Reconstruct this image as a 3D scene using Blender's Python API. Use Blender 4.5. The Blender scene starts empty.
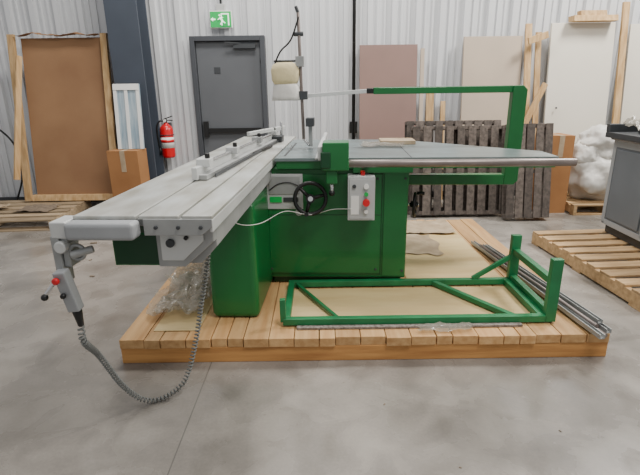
import bpy, bmesh, math, random
from mathutils import Vector, Matrix, noise
random.seed(7)
S=bpy.context.scene
# ---------------------------------------------------------------- materials
def rgb(h):
    h=h.lstrip('#'); v=[int(h[i:i+2],16)/255 for i in (0,2,4)]
    return tuple(((c/12.92) if c<=.04045 else ((c+.055)/1.055)**2.4) for c in v)+(1,)
def mat(name,col,rough=.5,metal=0,var=.12,nscale=6,stretch=(1,1,1),bump=0,bscale=40,island=0,col2=None,emit=0,alpha=1,trans=0,coat=0,detail=6):
    m=bpy.data.materials.new(name); m.use_nodes=True
    nt=m.node_tree; N=nt.nodes; L=nt.links; p=N['Principled BSDF']
    c=rgb(col) if isinstance(col,str) else col
    tc=N.new('ShaderNodeTexCoord'); mp=N.new('ShaderNodeMapping'); mp.inputs['Scale'].default_value=stretch
    L.new(tc.outputs['Object'],mp.inputs['Vector'])
    nz=N.new('ShaderNodeTexNoise'); nz.inputs['Scale'].default_value=nscale; nz.inputs['Detail'].default_value=detail
    L.new(mp.outputs[0],nz.inputs['Vector'])
    cr=N.new('ShaderNodeValToRGB')
    cr.color_ramp.elements[0].position=.3; cr.color_ramp.elements[1].position=.7
    if col2: a=rgb(col2); b=c
    else:
        a=tuple(x*(1-var) for x in c[:3])+(1,); b=tuple(min(1,x*(1+var)) for x in c[:3])+(1,)
    cr.color_ramp.elements[0].color=a; cr.color_ramp.elements[1].color=b
    L.new(nz.outputs[0],cr.inputs[0])
    out=cr.outputs[0]
    if island:
        g=N.new('ShaderNodeNewGeometry'); mr=N.new('ShaderNodeMapRange')
        mr.inputs['To Min'].default_value=1-island; mr.inputs['To Max'].default_value=1+island*.6
        L.new(g.outputs['Random Per Island'],mr.inputs['Value'])
        h=N.new('ShaderNodeHueSaturation'); L.new(mr.outputs[0],h.inputs['Value']); L.new(out,h.inputs['Color']); out=h.outputs[0]
    L.new(out,p.inputs['Base Color'])
    p.inputs['Roughness'].default_value=rough; p.inputs['Metallic'].default_value=metal
    p.inputs['Coat Weight'].default_value=coat
    if emit:
        L.new(out,p.inputs['Emission Color']); p.inputs['Emission Strength'].default_value=emit
    if alpha<1: p.inputs['Alpha'].default_value=alpha
    if trans: p.inputs['Transmission Weight'].default_value=trans
    if bump:
        n2=N.new('ShaderNodeTexNoise'); n2.inputs['Scale'].default_value=bscale; n2.inputs['Detail'].default_value=5
        L.new(mp.outputs[0],n2.inputs['Vector'])
        bp=N.new('ShaderNodeBump'); bp.inputs['Strength'].default_value=bump; bp.inputs['Distance'].default_value=.01
        L.new(n2.outputs[0],bp.inputs['Height']); L.new(bp.outputs[0],p.inputs['Normal'])
    return m
GREEN=mat('green_machine_paint','#0c6831',.36,0,.14,3,bump=.03,coat=.2)
GREEND=mat('green_paint_dark','#084022',.45,0,.15,5)
GREENF=mat('green_frame_paint','#1b7344',.45,0,.2,8)
ALU=mat('aluminium','#cbcdcb',.42,.25,.10,3,(1,1,1),bump=.02)
ALUD=mat('aluminium_dull','#9fa1a0',.5,.4,.14,8)
DECK=mat('deck_aluminium','#c9ccc9',.36,.25,.10,5,(2.5,.8,1),bump=.02,col2='#a29f93')
STEEL=mat('table_steel','#859496',.34,.5,.14,5,(1,2,1),col2='#757f7e')
CHROME=mat('bright_steel','#d0d0d0',.22,.85,.05)
RAILM=mat('dark_steel_tube','#857b76',.38,.5,.15,10)
BLACK=mat('black_plastic','#161616',.42,0,.1)
DGREY=mat('dark_grey','#3a3d40',.5,0,.12)
LGREY=mat('light_grey_plastic','#b4b6b5',.5,0,.05)
CAPM=mat('grey_end_cap','#9c9fa1',.5,.1,.08)
WHITE=mat('white_plastic','#e8e8e4',.45,0,.04)
RED=mat('red_paint','#d0101c',.3,0,.06,coat=.3)
BTNG=mat('green_button','#18b050',.35,0,.05)
PINE=mat('pine_wood','#d4ac78',.7,0,.2,5,(6,.5,6),bump=.15,island=.16,col2='#b88b58')
PINEX=mat('pine_wood_beam','#d39c5c',.7,0,.2,5,(.5,6,6),bump=.15,island=.15,col2='#a87440')
PINEL=mat('pale_wood','#cfae80',.75,0,.2,5,(6,6,.6),bump=.1,island=.2,col2='#a88455')
OLDW=mat('weathered_wood','#6c625b',.85,0,.2,5,(6,6,.6),bump=.2,island=.35,col2='#463f3a')
CARD=mat('cardboard','#a8774a',.85,0,.1,3,col2='#96683e')
CARDL=mat('brown_fibreboard','#9a7654',.75,0,.1,1.6,(1,1,1),col2='#866244')
MAUVE=mat('brown_panel','#866c64',.7,0,.06,2)
BEIGE=mat('beige_panel','#b8a896',.7,0,.06,2)
CREAM=mat('cream_panel','#dcd6c8',.6,0,.04,1.5)
COLM=mat('column_grey_paint','#424954',.5,0,.08,3)
DOORM=mat('door_grey_paint','#5c5f63',.5,0,.06,2)
DOORF=mat('door_frame_paint','#45484d',.5,0,.06,2)
SIGNG=mat('exit_sign_green','#10a04c',.4,0,.03,emit=.5)
SIGNW=mat('exit_sign_white','#f4fff4',.4,0,.0,emit=.8)
PAPER=mat('kraft_paper','#bba88c',.8,0,.15,8,col2='#98846a',bump=.4,bscale=20)
PLY=mat('plywood_sheet','#dcc592',.7,0,.12,2,(1,4,1),col2='#c8ac78')
BAG=mat('white_poly_bag','#d8d6d0',.4,0,.08,7,bump=.9,bscale=9,col2='#c2bfb8')
CLOTH=mat('beige_cloth','#d9cba0',.9,0,.12,12,bump=.4)
FILM=mat('clear_plastic_film','#b3ada0',.18,0,.12,8,alpha=.5,bump=.6,bscale=14,col2='#8c8678')
CHIPS=mat('floor_scraps','#7a6c5c',.9,0,.3,30)
SAWD=mat('speckled_cardboard_strip','#a09890',.9,0,.3,60,col2='#5c544e')
BLUEW=mat('blue_white_film','#b9c6cc',.3,0,.25,14,(3,1,.2),col2='#7e96a6')
INS=mat('grey_cable','#757774',.5,0,.05)
# ---------------------------------------------------------------- builder
class B:
    def __init__(s,name,mats,parent=None):
        s.n=name; s.m=mats; s.p=parent; s.bm=bmesh.new()
    def mi(s,m): 
        if m not in s.m: s.m.append(m)
        return s.m.index(m)
    def box(s,x0,x1,y0,y1,z0,z1,m=None,M=None):
        v=[s.bm.verts.new(Vector(c)) for c in ((x0,y0,z0),(x1,y0,z0),(x1,y1,z0),(x0,y1,z0),(x0,y0,z1),(x1,y0,z1),(x1,y1,z1),(x0,y1,z1))]
        s._hex(v,m,M)
    def _hex(s,v,m,M=None):
        if M:
            for q in v: q.co=M@q.co
        k=s.mi(m or s.m[0])
        for f in ((0,3,2,1),(4,5,6,7),(0,1,5,4),(1,2,6,5),(2,3,7,6),(3,0,4,7)):
            F=s.bm.faces.new([v[i] for i in f]); F.material_index=k
    def beam(s,a,b,w,h,m=None,up=(0,0,1)):
        a=Vector(a);b=Vector(b);d=(b-a).normalized();u=Vector(up)
        if abs(d.dot(u))>.98: u=Vector((0,1,0))
        r=d.cross(u).normalized();u=r.cross(d).normalized()
        v=[]
        for P in (a,b):
            for (i,j) in ((-1,-1),(1,-1),(1,1),(-1,1)): v.append(s.bm.verts.new(P+r*i*w/2+u*j*h/2))
        s._hex(v,m)
    def lean(s,x0,x1,yb,yt,z0,z1,th,m=None):
        v=[s.bm.verts.new(Vector(c)) for c in ((x0,yb-th,z0),(x1,yb-th,z0),(x1,yb,z0),(x0,yb,z0),(x0,yt-th,z1),(x1,yt-th,z1),(x1,yt,z1),(x0,yt,z1))]
        s._hex(v,m)
    def prism(s,pts,z0,z1,m=None):
        k=s.mi(m or s.m[0])
        a=[s.bm.verts.new((p[0],p[1],z0)) for p in pts]; b=[s.bm.verts.new((p[0],p[1],z1)) for p in pts]
        s.bm.faces.new(a[::-1]).material_index=k; s.bm.faces.new(b).material_index=k
        for i in range(len(pts)):
            j=(i+1)%len(pts); s.bm.faces.new((a[i],a[j],b[j],b[i])).material_index=k
    def prismy(s,pts,y0,y1,m=None):   # pts in XZ
        k=s.mi(m or s.m[0])
        a=[s.bm.verts.new((p[0],y0,p[1])) for p in pts]; b=[s.bm.verts.new((p[0],y1,p[1])) for p in pts]
        s.bm.faces.new(a).material_index=k; s.bm.faces.new(b[::-1]).material_index=k
        for i in range(len(pts)):
            j=(i+1)%len(pts); s.bm.faces.new((a[j],a[i],b[i],b[j])).material_index=k
    def tube(s,pts,r,m=None,seg=12,closed=False,cap=True):
        k=s.mi(m or s.m[0]); pts=[Vector(p) for p in pts]; n=len(pts)
        rr=r if isinstance(r,(list,tuple)) else [r]*n
        rings=[]; u=None
        for i,P in enumerate(pts):
            if closed: t=(pts[(i+1)%n]-pts[i-1])
            else: t=pts[min(i+1,n-1)]-pts[max(i-1,0)]
            t.normalize()
            if u is None:
                u=Vector((0,0,1)) if abs(t.z)<.9 else Vector((1,0,0))
            u=(u-t*u.dot(t)).normalized(); w=t.cross(u)
            rings.append([s.bm.verts.new(P+(u*math.cos(2*math.pi*q/seg)+w*math.sin(2*math.pi*q/seg))*rr[i]) for q in range(seg)])
        for i in range(n if closed else n-1):
            A=rings[i];C=rings[(i+1)%n]
            for q in range(seg):
                f=s.bm.faces.new((A[q],A[(q+1)%seg],C[(q+1)%seg],C[q])); f.material_index=k; f.smooth=True
        if cap and not closed:
            s.bm.faces.new(rings[0][::-1]).material_index=k; s.bm.faces.new(rings[-1]).material_index=k
    def cyl(s,a,b,r,m=None,seg=24,r2=None): s.tube([a,b],[r,r if r2 is None else r2],m,seg)
    def ring(s,c,axis,R,r,m=None,n=40,seg=10):
        ax=Vector(axis).normalized(); u=ax.orthogonal().normalized(); w=ax.cross(u); c=Vector(c)
        s.tube([c+(u*math.cos(2*math.pi*i/n)+w*math.sin(2*math.pi*i/n))*R for i in range(n)],r,m,seg,closed=True)
    def lathe(s,prof,c,m=None,seg=32,sx=1,sy=1):
        k=s.mi(m or s.m[0]); c=Vector(c); R=[]
        for (r,z) in prof: R.append([s.bm.verts.new(c+Vector((max(r,.0005)*sx*math.cos(2*math.pi*q/seg),max(r,.0005)*sy*math.sin(2*math.pi*q/seg),z))) for q in range(seg)])
        for i in range(len(R)-1):
            for q in range(seg):
                f=s.bm.faces.new((R[i][q],R[i][(q+1)%seg],R[i+1][(q+1)%seg],R[i+1][q])); f.material_index=k; f.smooth=True
        s.bm.faces.new(R[0][::-1]).material_index=k; s.bm.faces.new(R[-1]).material_index=k
    def ball(s,c,r,m=None,sc=(1,1,1),nz=0,ns=3,sub=3,zmin=None):
        k=s.mi(m or s.m[0]); g=bmesh.ops.create_icosphere(s.bm,subdivisions=sub,radius=1)
        fs=set()
        for v in g['verts']:
            d=v.co.copy()
            if nz:
                q=1+nz*noise.noise(d*ns+Vector(c)*5)+nz*.35*abs(noise.noise(d*ns*3+Vector(c)))
                d*=q
            v.co=Vector(c)+Vector((d.x*r*sc[0],d.y*r*sc[1],d.z*r*sc[2]))
            if zmin is not None and v.co.z<zmin: v.co.z=zmin
            fs.update(v.link_faces)
        for f in fs: f.material_index=k; f.smooth=True
    def sheet(s,x0,x1,y0,y1,z,amp,m=None,n=30,ns=6,fn=None,seed=0):
        k=s.mi(m or s.m[0]); V=[]
        for i in range(n+1):
            row=[]
            for j in range(n+1):
                a=i/n;b=j/n; x=x0+(x1-x0)*a; y=y0+(y1-y0)*b
                e=noise.noise(Vector((x*ns+seed,y*ns,seed)))
                e2=abs(noise.noise(Vector((x*ns*2.3,y*ns*2.3,seed+4))))
                zz=z+amp*max(0,.5+.7*e)+amp*.8*e2
                xx=x+.12*(x1-x0)*noise.noise(Vector((b*3,seed,1))); yy=y+.12*(y1-y0)*noise.noise(Vector((a*3,seed,7)))
                if fn: zz=fn(xx,yy,zz)
                row.append(s.bm.verts.new((xx,yy,zz)))
            V.append(row)
        for i in range(n):
            for j in range(n):
                f=s.bm.faces.new((V[i][j],V[i+1][j],V[i+1][j+1],V[i][j+1])); f.material_index=k; f.smooth=True
    def done(s,bevel=0,seg=2,loc=None,M=None,recalc=True):
        if recalc: bmesh.ops.recalc_face_normals(s.bm,faces=s.bm.faces)
        me=bpy.data.meshes.new(s.n); s.bm.to_mesh(me); s.bm.free()
        o=bpy.data.objects.new(s.n,me); S.collection.objects.link(o)
        for m in s.m: me.materials.append(m)
        if bevel:
            b=o.modifiers.new('bevel','BEVEL'); b.width=bevel; b.segments=seg; b.limit_method='ANGLE'; b.angle_limit=math.radians(50)
        if s.p: o.parent=s.p
        if M: o.matrix_world=M
        if loc: o.location=loc
        return o
def spline(pts,n=12):
    P=[Vector(p) for p in pts]; P=[P[0]*2-P[1]]+P+[P[-1]*2-P[-2]]; out=[]
    for i in range(1,len(P)-2):
        for k in range(n):
            t=k/n; a,b,c,d=P[i-1],P[i],P[i+1],P[i+2]
            out.append(.5*((2*b)+(c-a)*t+(2*a-5*b+4*c-d)*t*t+(3*b-a-3*c+d)*t**3))
    out.append(P[-2]); return out
def empty(name,loc,rz=0):
    e=bpy.data.objects.new(name,None); S.collection.objects.link(e); e.location=loc; e.rotation_euler=(0,0,rz); e.empty_display_size=.2; return e
# ---------------------------------------------------------------- room shell
def floor_mat():
    m=bpy.data.materials.new('polished_concrete'); m.use_nodes=True; nt=m.node_tree;N=nt.nodes;L=nt.links;p=N['Principled BSDF']
    tc=N.new('ShaderNodeTexCoord')
    def nz(sc,det,d=0):
        n=N.new('ShaderNodeTexNoise'); n.inputs['Scale'].default_value=sc; n.inputs['Detail'].default_value=det; n.inputs['Distortion'].default_value=d
        L.new(tc.outputs['Object'],n.inputs['Vector']); return n
    a=nz(.8,5,.5); b=nz(3.5,9,.6); c=nz(70,4); e=nz(1.9,7,1.2)
    r1=N.new('ShaderNodeValToRGB'); r1.color_ramp.elements[0].position=.32; r1.color_ramp.elements[1].position=.66
    r1.color_ramp.elements[0].color=rgb('#726d66'); r1.color_ramp.elements[1].color=rgb('#9c968e')
    L.new(a.outputs[0],r1.inputs[0])
    def mul(inp,src,lo,hi,f0=.3,f1=.7):
        mr=N.new('ShaderNodeMapRange'); mr.inputs['From Min'].default_value=f0; mr.inputs['From Max'].default_value=f1
        mr.inputs['To Min'].default_value=lo; mr.inputs['To Max'].default_value=hi; L.new(src,mr.inputs['Value'])
        h=N.new('ShaderNodeHueSaturation'); L.new(mr.outputs[0],h.inputs['Value']); L.new(inp,h.inputs['Color']); return h.outputs[0]
    o=mul(r1.outputs[0],b.outputs[0],.78,1.18); o=mul(o,c.outputs[0],.93,1.06); o=mul(o,e.outputs[0],1.05,.78,.50,.70)
    sp=N.new('ShaderNodeSeparateXYZ'); L.new(tc.outputs['Object'],sp.inputs[0])
    s1=N.new('ShaderNodeMath'); s1.operation='ADD'; s1.inputs[1].default_value=.62; L.new(sp.outputs[0],s1.inputs[0])
    ab=N.new('ShaderNodeMath'); ab.operation='ABSOLUTE'; L.new(s1.outputs[0],ab.inputs[0])
    lt=N.new('ShaderNodeMath'); lt.operation='LESS_THAN'; lt.inputs[1].default_value=.003; L.new(ab.outputs[0],lt.inputs[0])
    mx=N.new('ShaderNodeMix'); mx.data_type='RGBA'; L.new(lt.outputs[0],mx.inputs[0]); L.new(o,mx.inputs[6]); mx.inputs[7].default_value=rgb('#6a6761')
    L.new(mx.outputs[2],p.inputs['Base Color'])
    mr=N.new('ShaderNodeMapRange'); mr.inputs['From Min'].default_value=.3; mr.inputs['From Max'].default_value=.7; mr.inputs['To Min'].default_value=.14; mr.inputs['To Max'].default_value=.40; L.new(b.outputs[0],mr.inputs['Value']); L.new(mr.outputs[0],p.inputs['Roughness'])
    bp=N.new('ShaderNodeBump'); bp.inputs['Strength'].default_value=.06; bp.inputs['Distance'].default_value=.01; L.new(b.outputs[0],bp.inputs['Height']); L.new(bp.outputs[0],p.inputs['Normal'])
    return m
f=B('floor',[floor_mat()]); f.box(-9,9,-5,6.6,-.1,0); f.done()
WALLM=mat('white_wall_metal','#d6d8da',.34,.12,.03,1.2)
def corrug(name,x0,x1,h,M):
    bm=bmesh.new(); per=.305; prof=[]
    x=x0
    while x<x1:
        prof+= [(x,0),(x+.006,.018),(x+.026,.018),(x+.032,0),(x+.09,0),(x+.096,.018),(x+.116,.018),(x+.122,0),(x+.18,0),(x+.192,.05),(x+.255,.05),(x+.267,0)]
        x+=per
    a=[bm.verts.new((p[0],-p[1],0)) for p in prof]; b=[bm.verts.new((p[0],-p[1],h)) for p in prof]
    for i in range(len(prof)-1): bm.faces.new((a[i],a[i+1],b[i+1],b[i]))
    me=bpy.data.meshes.new(name); bm.to_mesh(me); bm.free(); me.materials.append(WALLM)
    o=bpy.data.objects.new(name,me); S.collection.objects.link(o); o.matrix_world=M
corrug('wall_back',-9,9,5.5,Matrix.Translation((0,6.5,0)))
corrug('wall_right',-8,8,5.5,Matrix.Translation((5.6,0,0))@Matrix.Rotation(-math.pi/2,4,'Z'))
b=B('baseboard_back',[DGREY]); b.box(-9,5.5,6.435,6.448,0,.08); b.done()
# ---------------------------------------------------------------- door
d=empty('door_1',(0,0,0))
o=B('frame',[DOORF],d); x0,x1=-1.62,-.67
o.box(x0,x0+.06,6.36,6.5,0,2.13); o.box(x1-.06,x1,6.36,6.5,0,2.13); o.box(x0+.06,x1-.06,6.36,6.5,2.07,2.13); o.done(.004)
o=B('leaf',[DOORM],d); o.box(x0+.065,x1-.065,6.41,6.45,.01,2.065)
o.box(x0+.28,x0+.36,6.405,6.41,1.68,1.76,DGREY); o.done(.003)
o=B('hardware',[CHROME,BLACK],d)
o.box(x1-.4,x1-.12,6.36,6.41,1.98,2.03,DGREY); o.beam((x1-.3,6.37,2.04),(x1-.5,6.33,2.05),.02,.01,DGREY)
o.box(x0+.12,x1-.1,6.37,6.41,.93,.99,BLACK)
o.box(x0+.09,x0+.15,6.36,6.41,.88,1.08,BLACK)
for z in (.25,1.05,1.85): o.cyl((x1-.062,6.4,z-.05),(x1-.062,6.4,z+.05),.009,DGREY,10)
o.done()
# exit sign
d=empty('exit_sign',(0,0,0))
o=B('housing',[WHITE],d); o.box(-1.345,-1.065,6.385,6.445,2.22,2.42); o.box(-1.26,-1.15,6.4,6.445,2.42,2.5,LGREY); o.done(.006)
o=B('panel',[SIGNG],d); o.box(-1.335,-1.075,6.378,6.385,2.23,2.41)
W=SIGNW; y=6.374
o.box(-1.2,-1.1,y,6.378,2.25,2.39,W)
o.box(-1.185,-1.115,y-.003,y,2.25,2.375,SIGNG)
for a,b2,w in (((-1.21,2.34),(-1.18,2.30),.022),((-1.18,2.30),(-1.15,2.275),.013),((-1.18,2.30),(-1.21,2.26),.013),((-1.21,2.335),(-1.17,2.34),.01),((-1.205,2.34),(-1.24,2.315),.01)):
    o.beam((a[0],y-.006,a[1]),(b2[0],y-.006,b2[1]),.006,w,W,up=(1,0,0))
o.cyl((-1.215,y-.008,2.365),(-1.215,y-.002,2.365),.012,W,14)
o.beam((-1.32,y,2.32),(-1.27,y,2.32),.006,.016,W); o.prismy([(-1.33,2.32),(-1.3,2.345),(-1.3,2.295)],y-.003,y+.003,W)
o.done()
o=B('conduit',[DGREY],d); o.cyl((-1.2,6.42,2.5),(-1.2,6.42,5.3),.012); o.done()
o=B('wall_conduit',[BLACK]); o.cyl((.47,6.42,.6),(.47,6.42,5.3),.022); o.box(.42,.52,6.4,6.445,.9,1.05); o.done()
# column
CX=.2
o=B('steel_column',[COLM])
o.box(-2.68+CX,-2.30+CX,6.30,6.325,0,5.4); o.box(-2.68+CX,-2.30+CX,5.98,6.005,0,5.4); o.box(-2.50+CX,-2.48+CX,6.005,6.30,0,5.4)
o.box(-2.75+CX,-2.25+CX,5.93,6.37,0,.02)
for xx in(-2.7+CX,-2.28+CX):
    for yy in (5.96,6.34): o.cyl((xx,yy,.02),(xx,yy,.06),.014,DGREY,6)
o.done(.003)
# fire extinguisher
d=empty('fire_extinguisher',(-2.02,6.33,.62))
o=B('cylinder',[RED],d); o.lathe([(.0,0),(.07,0),(.082,.015),(.085,.03),(.085,.36),(.075,.40),(.045,.43),(.03,.44),(.03,.455)],(0,0,0)); o.done()
o=B('label',[WHITE],d); o.lathe([(.0862,.13),(.0862,.27)],(0,0,0),seg=40); o.lathe([(.0868,.2),(.0868,.24)],(0,0,0),RED,seg=40); o.done()
o=B('valve_handle',[BLACK],d); o.cyl((0,0,.455),(0,0,.50),.022); o.beam((-.02,0,.5),(.1,-.02,.54),.02,.012); o.beam((-.02,0,.49),(.1,-.02,.485),.02,.012); o.cyl((0,-.02,.48),(0,-.045,.48),.018,WHITE,16); o.done(.002)
o=B('hose',[BLACK],d); o.tube(spline([(-.02,0,.48),(-.08,-.02,.47),(-.115,-.03,.38),(-.11,-.03,.2),(-.1,-.03,.12)]),.011); o.cyl((-.1,-.03,.13),(-.1,-.03,.04),.011,BLACK,12,.018); o.done()
o=B('bracket',[DGREY],d); o.box(-.03,.03,.085,.15,.05,.45); o.ring((0,0,.3),(0,0,1),.088,.005,DGREY); o.done()
# ---------------------------------------------------------------- pallets
def pallet(name,L,Wd,M,mat_,nb=7,bw=.1,bottom=3):
    o=B(name,[mat_])
    for x in (-Wd/2+.02,0,Wd/2-.02): o.box(x-.02,x+.02,-L/2,L/2,.018,.108)
    for i in range(nb):
        y=-L/2+bw/2+(L-bw)*i/(nb-1); w=bw*random.uniform(.9,1.05)
        o.box(-Wd/2,Wd/2,y-w/2,y+w/2,.108,.126)
    for i in range(bottom):
        y=-L/2+bw/2+(L-bw)*i/(bottom-1); o.box(-Wd/2,Wd/2,y-bw/2,y+bw/2,0,.018)
    return o.done(.002,1,M=M)
T=Matrix.Translation; R=Matrix.Rotation
PINEA=mat('pallet_wood','#c6a67c',.8,0,.2,5,(.8,6,6),bump=.15,island=.25,col2='#a08058')
PINEB=mat('pallet_wood_bleached','#b8a282',.8,0,.2,5,(.8,6,6),bump=.15,island=.25,col2='#8c7a62')
pallet('shipping_pallet',1.5,1.15,T((2.68,3.6,0))@R(math.radians(3),4,'Z'),PINEA,9,.12)
pallet('shipping_pallet',1.1,1.4,T((-3.72,5.50,0))@R(math.radians(4),4,'Z'),PINEB,6,.13)
pallet('shipping_pallet',.75,.8,T((3.40,5.70,0)),PINEA,6,.09)
FLIP=Matrix(((0,1,0,0),(0,0,-1,0),(1,0,0,0),(0,0,0,1)))
def leanp(x,yb,ang,L,Wd,rz=0,nb=10):
    pallet('weathered_pallet',L,Wd,T((x,yb,.02))@R(rz,4,'Z')@R(-ang,4,'X')@T((0,0,Wd/2))@FLIP,OLDW,nb,.09)
leanp(1.64,5.42,math.radians(9),1.12,1.02,nb=9)
leanp(2.36,5.22,math.radians(10),.5,1.05,nb=5)
leanp(1.60,5.59,math.radians(9),1.12,1.07)
# ---------------------------------------------------------------- leaning panels
o=B('brown_board_panel',[MAUVE]); o.lean(.54,1.28,6.2,6.42,.02,2.0,.035); o.done(.003)
o=B('beige_board_panel',[BEIGE]); o.lean(1.86,2.60,6.15,6.40,.02,2.08,.04); o.done(.003)
o=B('cream_door_slab',[CREAM]); o.lean(2.94,3.74,6.14,6.38,.0,2.22,.04); o.cyl((3.06,6.2,1.2),(3.06,6.185,1.2),.012,DGREY,12); o.done(.004)
o=B('white_board_panel',[CREAM]); o.lean(3.95,4.7,6.15,6.40,.0,2.2,.03); o.done(.003)
o=B('timber_post',[PINEL]); o.lean(3.80,3.88,6.05,6.38,0,2.45,.04); o.done(.003)
o=B('timber_offcut',[PINEL]); o.lean(3.14,3.68,6.34,6.36,2.222,2.29,.15); o.lean(3.24,3.56,6.34,6.36,2.292,2.35,.1); o.done(.003)
o=B('timber_crate_boards',[PINEL])
o.lean(2.62,2.70,5.95,6.38,0,2.22,.03); o.lean(2.76,2.83,5.98,6.38,0,2.12,.03)
o.beam((2.60,6.18,2.0),(2.86,6.24,2.08),.03,.08); o.beam((2.61,6.05,1.0),(2.84,6.1,1.5),.03,.07); o.done(.003)
o=B('narrow_boards',[PINEL,DGREY]); o.lean(1.32,1.37,6.2,6.40,0,1.95,.03,BEIGE); o.lean(1.42,1.52,6.2,6.40,0,1.4,.03); o.lean(1.62,1.68,6.25,6.41,0,1.3,.03,PINEL); o.done(.003)
def carton(name,x0,x1,y0,y1,z0,z1,rz=0):
    o=B(name,[CARD]); w=(x1-x0)/2;dd=(y1-y0)/2;h=z1-z0
    o.box(-w,w,-dd,dd,0,h-.01); o.box(-w,-.004,-dd,dd,h-.01,h); o.box(.004,w,-dd,dd,h-.01,h)
    o.box(-.03,.03,-dd-.002,-dd,h-.25,h,PAPER); o.box(-.03,.03,-dd,dd,h,h+.002,PAPER); o.done(.004,M=T(((x0+x1)/2,(y0+y1)/2,z0))@R(rz,4,'Z'))
carton('cardboard_box',2.66,2.96,5.45,5.8,0,.92,.03)
# ---- left crate panel
o=B('crate_side_panel',[CARDL,PINEL])
px=.18
o.lean(-3.86+px,-2.84+px,5.98,6.28,.14,2.12,.02,CARDL)
for xa,xb in ((-3.98,-3.90),(-2.84,-2.76)): o.lean(xa+px,xb+px,5.93,6.23,.14,2.16,.05,PINEL)
o.lean(-3.90+px,-2.84+px,5.95,5.97,.135,.21,.045,PINEL)
o.beam((-3.92+px,5.72,.45),(-3.78+px,6.02,1.9),.03,.07,PINEL)
o.done(.003)
o=B('kraft_paper_wrap',[CARDL]); 
o.sheet(-3.68,-2.68,6.16,6.27,2.13,.035,n=24,ns=5,fn=lambda a,b,z:z+.012*math.sin(a*14)); o.done()
carton('cardboard_box',-2.52,-2.15,5.58,5.86,0,.80,-.04)
o=B('wrapped_window_panel',[BLUEW,WHITE]); o.lean(-2.44,-2.13,5.77,5.86,.805,1.56,.03,BLUEW)
for xx in (-2.44,-2.31,-2.17): o.lean(xx,xx+.04,5.735,5.825,.805,1.56,.006,WHITE)
o.lean(-2.44,-2.13,5.812,5.825,1.49,1.56,.006,WHITE); o.done(.002)
o=B('hanging_black_cable',[BLACK]); o.tube(spline([(-4.9,6.40,1.5),(-4.6,6.35,1.22),(-4.25,6.3,1.05),(-4.05,6.3,.8),(-4.05,6.32,.4),(-4.2,6.3,.012)]),.012); o.done()
o=B('packing_scraps',[PAPER,CHIPS])
o.sheet(-4.2,-3.8,5.2,5.6,.13,.06,PAPER,n=16,ns=8,seed=3); o.sheet(-3.6,-3.2,5.3,5.65,.13,.03,CHIPS,n=12,ns=8,seed=5); o.done()
# ---- white wrapped bundle (rests flat on its pallet)
d=B('white_plastic_bundle',[BAG])
for c,r,sc in (((3.40,5.66,.44),.34,(1.05,.85,.95)),((3.42,5.68,.78),.27,(1.1,.9,.85)),((3.24,5.66,.62),.2,(1,1,1.2))): d.ball(c,r,BAG,sc,.26,2.0,5,zmin=.128)
o=d.done(recalc=False)
# ---------------------------------------------------------------- right-hand steel cabinet
d=empty('steel_worktop_cabinet',(2.66,3.05,.13),math.radians(-2))
CAB=mat('cabinet_grey_steel','#a6aaad',.4,.2,.08,3); CABP=mat('cabinet_side_panel','#747a80',.4,.2,.08,3); CABD=mat('cabinet_dark','#3c4043',.4,.2,.08)
o=B('carcass',[CABP],d); o.box(0,.9,.02,1.25,.08,.86); o.box(.03,.87,.05,1.22,0,.08,CABD)
for y in (.02,.62,1.2): o.box(-.006,0,y,y+.05,.1,.86,CAB)
o.box(-.006,0,.07,1.2,.08,.13,CAB); o.box(-.006,0,.07,1.2,.80,.86,CAB)
for y0 in (.1,.7): o.box(-.012,-.004,y0,y0+.47,.15,.78,CABP)
o.box(-.035,-.02,.5,.52,.4,.6,CHROME); o.done(.005)
o=B('worktop',[DGREY],d); o.box(-.07,.95,-.04,1.3,.88,.93); o.box(-.07,.95,1.24,1.3,.93,1.0); o.box(-.03,.9,0,1.27,.86,.88,CHROME); o.done(.006)
o=B('plastic_wrap',[FILM,DGREY],d); o.sheet(.0,.7,.5,1.2,.935,.12,FILM,n=24,ns=6,seed=9); o.box(.1,.5,.75,1.1,.931,1.02,DGREY); o.cyl((.1,.85,1.05),(.4,.95,1.05),.035,BLACK); o.done()
# ---------------------------------------------------------------- machine skid
Zp=.15
sk=empty('timber_machine_skid',(0,0,0))
o=B('bearers',[PINEX],sk)
for y in (2.29,3.1,3.9,4.6): o.box(-1.12,1.60,y,y+.09,0,.095)
o.done(.004)
o=B('deck_planks',[PINE],sk); x=-1.12; 
while x<1.59:
    w=random.choice([.088,.138,.138,.14]); w=min(w,1.60-x); e=random.uniform(-.01,.008)
    if w<.03: break
    o.box(x,x+w-.003,2.285+e,4.70+random.uniform(-.03,.03),.095,Zp+random.uniform(-.003,0)); x+=w+random.uniform(0,.003)
o.done(.003)
o=B('deck_sheets',[PLY],sk); o.box(-.24,1.28,2.47,2.94,Zp+.0005,Zp+.004); o.box(.62,1.30,3.1,4.5,Zp+.0005,Zp+.004); o.box(-.14,1.15,2.375,2.405,Zp+.0005,Zp+.012,SAWD)
o.box(-.96,-.70,2.38,3.3,Zp+.0005,Zp+.003,PLY); o.done()
o=B('crumpled_plastic_wrap',[FILM])
o.sheet(-1.06,-.72,2.55,3.4,Zp+.008,.06,FILM,n=44,ns=7,seed=1)
o.sheet(-1.00,-.72,2.5,3.1,Zp+.006,.10,FILM,n=36,ns=6,seed=2)
o.sheet(-1.05,-.72,2.9,3.9,Zp+.006,.17,FILM,n=30,ns=5,seed=12)
o.done()
o=B('plastic_wrap_scrap',[FILM]); o.sheet(.55,.85,2.31,2.40,Zp+.004,.022,FILM,n=16,ns=14,seed=6); o.done()
o=B('crumpled_kraft_paper',[PAPER])
o.sheet(.66,1.02,3.6,4.15,Zp+.006,.010,n=30,ns=6,seed=4); o.sheet(.68,1.28,4.15,4.6,Zp+.006,.025,n=30,ns=9,seed=8); o.done()
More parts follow.
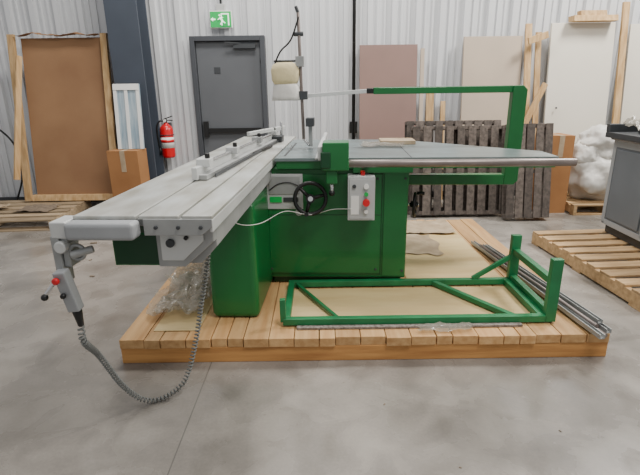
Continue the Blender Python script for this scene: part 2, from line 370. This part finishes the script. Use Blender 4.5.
d=B('metal_rail_bundle',[ALUD])
for i,(dx,z,mm) in enumerate(((0,.167,ALUD),(.035,.168,RAILM),(.07,.167,ALUD),(.018,.194,RAILM),(.053,.194,ALUD))):
    a=Vector((1.50+dx,2.20+.03*i,z)); b2=Vector((1.33+dx,3.85-.05*i,z))
    if i%2: d.tube([a,b2],.012,mm,12)
    else:
        d.beam(a,b2,.03,.006,mm); d.beam(a+Vector((-.012,0,.012)),b2+Vector((-.012,0,.012)),.005,.022,mm); d.beam(a+Vector((.012,0,.012)),b2+Vector((.012,0,.012)),.005,.022,mm)
d.done()
# ---------------------------------------------------------------- green tube frame on skid
o=B('green_support_frame',[GREENF]); z0=Zp+.006+.022; t=.04
xl,xr,yf,yb=-.22,1.30,2.43,2.98
o.beam((xl,yf,z0),(xr,yf,z0),t,t); o.beam((xl,yb,z0),(xr,yb,z0),t,t)
o.beam((xl+t/2,yf+t/2,z0),(xl+t/2,yb-t/2,z0),t,t); o.beam((xr-t/2,yf+t/2,z0),(xr-t/2,yb-t/2,z0),t,t)
o.beam((.78,yb-.02,z0),(1.12,yf+.02,z0),.036,.03); o.beam((-.16,yb-.02,z0+.002),(.1,yf+.02,z0+.002),.02,.02)
o.beam((xl,yf,z0),(xl,yf,z0+.14),t*.8,t*.8)
for (yy,h) in ((yf,.54),(yb,.51)): o.beam((xr+t/2+.002,yy,Zp+.008),(xr+t/2+.002,yy,h),.062,t); 
o.beam((xr+t/2,yf+.02,.40),(xr+t/2,yb-.02,.40),t,t); o.beam((xr+t/2,yf+.02,.21),(xr+t/2,yb-.02,.21),t,t)
o.beam((xr-.25,yb,z0+.02),(xr,yb,z0+.18),.025,.03)
o.done(.003)
# ---------------------------------------------------------------- SLIDING TABLE SAW
A=math.radians(-3); PV=Vector((0,3.0,0))
saw=empty('sliding_table_saw',PV,A)
def wl(p): return R(-A,3,'Z')@(Vector(p)-PV)
TZ=1.04
o=B('cabinet',[GREEN],saw)
o.box(-.36,.585,.03,.95,Zp+.05,.97); o.box(-.34,.56,.06,.92,Zp,Zp+.05,GREEND)
o.done(.012,3)
o=B('cabinet_front_panels',[GREENF],saw)
o.box(-.345,.41,.018,.03,.24,.93,GREEN); o.box(.425,.575,.02,.03,.22,.95,GREEN)
o.box(.408,.412,.014,.03,.23,.94,GREEND)
o.box(-.35,-.11,.010,.02,.70,.935,LGREY)
o.box(-.335,-.13,.006,.012,.80,.92,ALUD); o.box(-.33,-.25,.004,.008,.745,.785,BTNG); o.box(-.24,-.14,.004,.008,.75,.78,DGREY)
o.tube(spline([(-.33,.003,.83),(-.27,.003,.87),(-.2,.003,.88),(-.14,.003,.86)],6),.004,BLACK,6)
for (x,z) in ((-.34,.27),(.38,.27),(-.34,.62),(.38,.9),(.56,.9),(.56,.26)): o.cyl((x,.012,z),(x,.02,z),.008,DGREY,8)
o.box(-.345,.41,.016,.02,.655,.66,GREEND)
o.done(.002)
o=B('carriage_pedestal',[GREEN],saw)
o.box(-.63,-.345,-.50,1.3,Zp,.86); o.done(.035,4)
o=B('carriage_bed',[GREEN],saw)
o.box(-.76,-.53,-1.28,1.4,.79,.925,GREEN); o.box(-.755,-.535,-1.283,-1.28,.795,.92,GREEND); o.done(.006)
o=B('carriage_guide_rail',[ALUD],saw)
o.prismy([(-.515,.83),(-.38,.83),(-.315,.90),(-.315,.985),(-.515,.985)],-1.36,1.45); 
o.prismy([(-.53,.83),(-.43,.83),(-.315,.93),(-.315,1.0),(-.53,1.0)],-1.40,-1.36,ALUD); o.prismy([(-.51,.86),(-.43,.86),(-.35,.935),(-.35,.98),(-.51,.98)],-1.415,-1.40,ALU)
o.cyl((-.47,-1.43,.93),(-.47,-1.415,.93),.016,DGREY,14); o.cyl((-.41,-1.43,.95),(-.41,-1.415,.95),.008,BLACK,10)
o.done(.004)
o=B('sliding_deck',[DECK],saw); z1=TZ
o.box(-.79,-.31,-1.44,1.5,z1-.04,z1-.014,ALUD)
for a,b2 in ((-.80,-.572),(-.562,-.42),(-.408,-.30)): o.box(a,b2,-1.45,1.52,z1-.014,z1,DECK)
o.box(-.80,-.775,-1.45,1.52,z1-.065,z1-.014,ALU); o.box(-.312,-.30,-1.45,1.52,z1-.06,z1-.014,ALU); o.done(.003)
o=B('deck_end_cap',[CAPM],saw)
o.box(-.80,-.555,-1.52,-1.452,TZ-.072,TZ-.010); o.done(.014,4)
o=B('deck_end_plate',[ALUD],saw)
o.prismy([(-.545,.97),(-.34,.97),(-.30,1.0),(-.30,1.03),(-.545,1.03)],-1.458,-1.45)
for x in (-.5,-.42,-.34): o.cyl((x,-1.466,1.0),(x,-1.456,1.0),.007,DGREY,8)
o.done(.002)
o=B('end_handle_bracket',[ALUD],saw)
o.box(-.86,-.80,-1.50,-1.40,.97,1.03,ALU); o.box(-.865,-.835,-1.5,-1.44,.80,.98); o.cyl((-.83,-1.51,.94),(-.83,-1.42,.94),.022,ALU)
o.box(-.835,-.81,-1.49,-1.42,.86,.98,ALUD)
o.cyl((-.80,-1.5,.91),(-.73,-1.47,.925),.014,ALUD); o.ring((-.785,-1.48,.915),(0,1,0),.026,.007,ALUD)
o.cyl((-.85,-1.5,.84),(-.90,-1.53,.77),.007,CHROME,10); o.ball((-.903,-1.532,.762),.013,BLACK,sub=2)
o.done(.005)
o=B('control_pendant',[CAPM],saw)
o.beam((-.835,-1.52,.86),(-.815,-1.50,.70),.045,.04,CAPM); o.cyl((-.84,-1.54,.83),(-.842,-1.555,.83),.013,RED,16); o.cyl((-.83,-1.53,.77),(-.832,-1.545,.77),.010,BLACK,16)
o.cyl((-.815,-1.50,.70),(-.812,-1.495,.63),.018,BLACK,14,.01); o.done(.005)
# coiled cable
pts=spline([wl(p) for p in ((-.895,1.555,.63),(-.90,1.57,.55),(-.935,1.72,.40),(-.92,1.85,.16),(-.86,1.92,.03),(-.77,1.96,.02),(-.68,2.0,.09),(-.625,2.05,.27),(-.59,2.10,.46),(-.56,2.14,.62),(-.54,2.18,.80),(-.53,2.2,.86))],30)
def coil(p,r,turns_per):
    out=[];n=len(p);acc=0
    for i in range(n-1):
        a,b2=p[i],p[i+1]; k=max(1,int((b2-a).length/.0022)); t=(b2-a).normalized(); u=t.orthogonal().normalized() if i==0 else (pu-t*pu.dot(t)).normalized(); pu=u; w=t.cross(u)
        for j in range(k):
            q=a.lerp(b2,j/k); acc+=(b2-a).length/k; ang=2*math.pi*acc/turns_per
            out.append(q+(u*math.cos(ang)+w*math.sin(ang))*r)
    return out
o=B('coiled_cable',[INS],saw)
o.tube(coil(pts,.0105,.018),.0042,INS,6); o.done()
o=B('loose_white_cord',[WHITE],saw)
o.tube(spline([wl(p) for p in ((-.50,2.44,.84),(-.45,2.46,.76),(-.34,2.55,.735),(-.22,2.88,.72),(-.06,2.90,.69),(.08,2.95,.71),(.20,2.84,.74))],14),.0022,WHITE,6); o.done()
# cross-cut fence on deck
o=B('crosscut_fence',[ALU],saw)
o.beam((-.56,-.80,TZ+.035),(-.44,1.25,TZ+.035),.028,.06,ALU); o.beam((-.525,-.78,TZ+.015),(-.405,1.2,TZ+.015),.04,.025,ALUD)
o.beam((-.545,-.7,TZ+.07),(-.43,1.2,TZ+.07),.02,.012,CHROME)
for t_,mm in ((.05,ALU),(.3,LGREY),(.62,ALUD),(.9,ALU)):
    P=Vector((-.55,-.78,TZ+.075)).lerp(Vector((-.44,1.22,TZ+.075)),t_); o.box(P.x-.03,P.x+.04,P.y-.035,P.y+.035,P.z-.02,P.z+.02,mm); o.cyl(P+Vector((.02,0,.02)),P+Vector((.02,0,.045)),.013,BLACK,14)
o.beam((-.60,.75,TZ+.09),(-.36,1.15,TZ+.11),.03,.03,ALU); o.cyl((-.38,1.1,TZ),(-.38,1.1,TZ+.16),.012,CHROME)
o.beam((-.50,-.2,TZ+.012),(-.39,.6,TZ+.012),.012,.02,BLACK)
o.beam((-.485,-.7,TZ+.012),(-.375,1.2,TZ+.012),.006,.02,DGREY)
o.box(-.46,-.36,.95,1.1,TZ,TZ+.05,DGREY)
o.done(.003)
# main and extension table
o=B('main_table',[STEEL],saw)
o.prism([(-.285,-.01),(1.5,-.01),(1.5,.26),(.62,1.12),(-.285,1.2)],TZ-.02,TZ)
o.prism([(-.275,0),(1.49,0),(1.49,.25),(.6,1.10),(-.275,1.19)],TZ-.07,TZ-.02,GREEN)
o.box(.585,.592,0,1.05,TZ,TZ+.0008,DGREY)
o.box(-.24,-.225,.1,.9,TZ,TZ+.001,BLACK)
o.done(.002)
o=B('saw_blade',[CHROME],saw); o.cyl((-.235,.5,TZ-.12),(-.231,.5,TZ-.12),.15,CHROME,48); o.done()
o=B('fence_rail',[RAILM],saw)
o.cyl((.1,-.085,1.015),(1.57,-.085,1.015),.024); 
for x in (.3,.75,1.3): o.box(x-.02,x+.02,-.075,.0,.985,1.01,GREEN)
o.box(.22,.60,-.02,.03,.945,.985,GREEN)
o.done(.001)
o=B('rip_fence',[GREEN],saw)
o.box(.03,.19,-.19,-.03,.985,1.155,GREEN); o.box(.02,.08,-.2,-.17,1.0,1.1,GREEND); o.box(.05,.12,-.17,-.11,.90,.985,GREEN)
o.box(.0,.03,-.15,.85,TZ+.003,TZ+.09,ALU); o.box(-.02,.0,-.12,.8,TZ+.003,TZ+.02,ALU); o.box(.03,.08,-.03,.3,TZ+.003,TZ+.06,ALUD)
o.cyl((.085,-.13,.90),(.085,-.14,.85),.012,CHROME,12); o.ball((.085,-.14,.84),.02,BLACK,sub=2)
o.done(.008,3)
o=B('control_box',[LGREY],saw)
o.box(.185,.355,-.13,.018,.66,.935); o.box(.195,.345,-.134,-.13,.67,.925,LGREY); o.done(.006)
o=B('control_box_buttons',[RED],saw)
o.cyl((.30,-.134,.78),(.30,-.165,.78),.022,RED); o.cyl((.30,-.134,.83),(.30,-.145,.83),.013,BTNG); o.cyl((.30,-.134,.88),(.30,-.147,.88),.016,WHITE)
o.cyl((.30,-.134,.72),(.30,-.147,.72),.012,WHITE); o.cyl((.225,-.134,.88),(.225,-.142,.88),.012,DGREY); o.box(.205,.255,-.137,-.134,.70,.82,WHITE); o.cyl((.28,-.06,.935),(.28,-.06,.965),.014,RED); o.done()
def wheel(name,c,ax,R_,knob=True):
    o=B(name,[BLACK],saw); c=Vector(c); ax=Vector(ax).normalized(); u=ax.orthogonal().normalized(); w=ax.cross(u)
    o.ring(c,ax,R_,R_*.13,BLACK); o.cyl(c-ax*.03,c+ax*.02,R_*.28,BLACK); o.cyl(c+ax*.02,c+ax*.028,R_*.16,CHROME)
    o.cyl(c-ax*.06,c-ax*.03,.012,CHROME)
    for k in range(3):
        a=2*math.pi*k/3+.5; e=c+(u*math.cos(a)+w*math.sin(a))*R_; o.tube([c,e],[R_*.14,R_*.11],BLACK,8)
    if knob:
        e=c+(u*math.cos(.5)+w*math.sin(.5))*R_; o.cyl(e,e+ax*.06,.011,BLACK,12,.014)
    o.done()
wheel('height_handwheel',(-.055,-.075,.79),(.1,-1,.15),.10)
wheel('tilt_handwheel',(.66,.22,.68),(1,-.25,0),.08)
o=B('small_knob',[DGREY],saw); o.cyl((-.13,.018,.70),(-.13,-.05,.70),.012,CHROME); o.cyl((-.13,-.05,.70),(-.13,-.075,.70),.024,LGREY); o.done()
# overhead boom
o=B('guard_boom',[GREEN],saw)
yb=.68
o.box(.60,1.40,yb-.04,yb+.04,.735,.815,GREEN)
o.prismy([(1.40,.735),(1.475,.735),(1.505,.765),(1.505,1.44),(1.475,1.47),(1.40,1.47)],yb-.04,yb+.04,GREEN)
o.box(.38,1.40,yb-.03,yb+.03,1.42,1.47,GREEN); o.box(.33,.40,yb-.025,yb+.025,1.425,1.465,BLACK); o.done(.006)
o=B('guard_arm',[CHROME],saw)
o.beam((.35,yb,1.445),(-.13,yb-.05,1.415),.028,.028,ALU); o.box(-.17,-.11,.57,.66,1.39,1.45,DGREY)
o.cyl((-.145,.60,1.10),(-.165,.60,1.98),.012,RAILM,14); o.cyl((-.145,.60,1.10),(-.1,.55,1.06),.01,CHROME,10)
o.cyl((-.165,.60,1.98),(-.18,.60,2.02),.012,DGREY,12); o.cyl((-.20,.60,1.84),(-.13,.60,1.84),.016,DGREY,12); o.cyl((-.16,.60,1.66),(-.35,.60,1.66),.008,DGREY,10)
o.box(-.19,-.13,.57,.63,1.62,1.69,ALUD); o.tube(spline([(-.16,.59,1.95),(-.22,.58,1.8),(-.30,.58,1.72),(-.36,.59,1.60)],8),.006,BLACK,8)
o.box(-.12,-.06,.5,.62,1.20,1.26,DGREY); o.beam((-.09,.56,1.05),(-.09,.56,1.24),.03,.012,ALUD)
o.done(.002)
o=B('guard_hood',[CLOTH],saw)
o.lathe([(.085,.10),(.10,.13),(.105,.20),(.09,.235),(.06,.25),(.01,.252)],(-.27,.60,1.40),CLOTH,28,1.0,.7)
o.lathe([(.11,0),(.105,.03),(.098,.10),(.07,.13)],(-.265,.60,1.385),BAG,28,1.0,.7); o.done()
o=B('table_offcut_plywood',[PAPER],saw); o.box(.45,.72,.72,.95,TZ+.001,TZ+.03,PAPER); o.sheet(.3,.62,.5,.8,TZ+.004,.02,FILM,n=14,ns=10,seed=11); o.done()
# ---------------------------------------------------------------- floor bits
o=B('floor_debris',[CHIPS])
for (x,y,s_) in ((-1.9,3.6,.02),(-2.1,4.0,.015),(1.05,1.7,.006),(.55,1.5,.005),(-1.6,2.8,.01),(.3,1.9,.006),(-2.6,4.6,.03),(-2.3,4.5,.03)):
    o.box(-s_,s_,-s_*.4,s_*.4,.0005,s_*.4+.001,CHIPS,M=T((x,y,0))@R(random.uniform(0,3),4,'Z'))
o.done()
# ---------------------------------------------------------------- lights
def area(name,loc,size,power,col=(1,1,1),target=None):
    l=bpy.data.lights.new(name,'AREA'); l.shape='RECTANGLE'; l.size=size[0]; l.size_y=size[1]; l.energy=power; l.color=col
    o=bpy.data.objects.new(name,l); S.collection.objects.link(o); o.location=loc
    if target: o.rotation_euler=(Vector(target)-Vector(loc)).to_track_quat('-Z','Y').to_euler()
area('high_bay_light',(4.2,4.6,4.6),(1.2,.8),270,(1,.96,.90),(1.0,5.2,0))
area('high_bay_light',(-.6,4.6,5.2),(2.0,.8),200,(1,.96,.91))
area('high_bay_light',(1.6,.6,5.2),(2.2,1.2),190,(1,.96,.91),(0.8,2.6,0))
w=bpy.data.worlds.new('hall_ambient'); S.world=w; w.use_nodes=True
w.node_tree.nodes['Background'].inputs[0].default_value=(.98,.98,1,1); w.node_tree.nodes['Background'].inputs[1].default_value=.52
# ---------------------------------------------------------------- camera
cam=bpy.data.cameras.new('camera'); co=bpy.data.objects.new('camera',cam); S.collection.objects.link(co)
cam.sensor_width=36; cam.lens=26.16; cam.clip_start=.05
co.matrix_world=T((0,0,1.45))@R(math.radians(90-17.5),4,'X')@R(math.radians(-.8),4,'Z')
S.camera=co
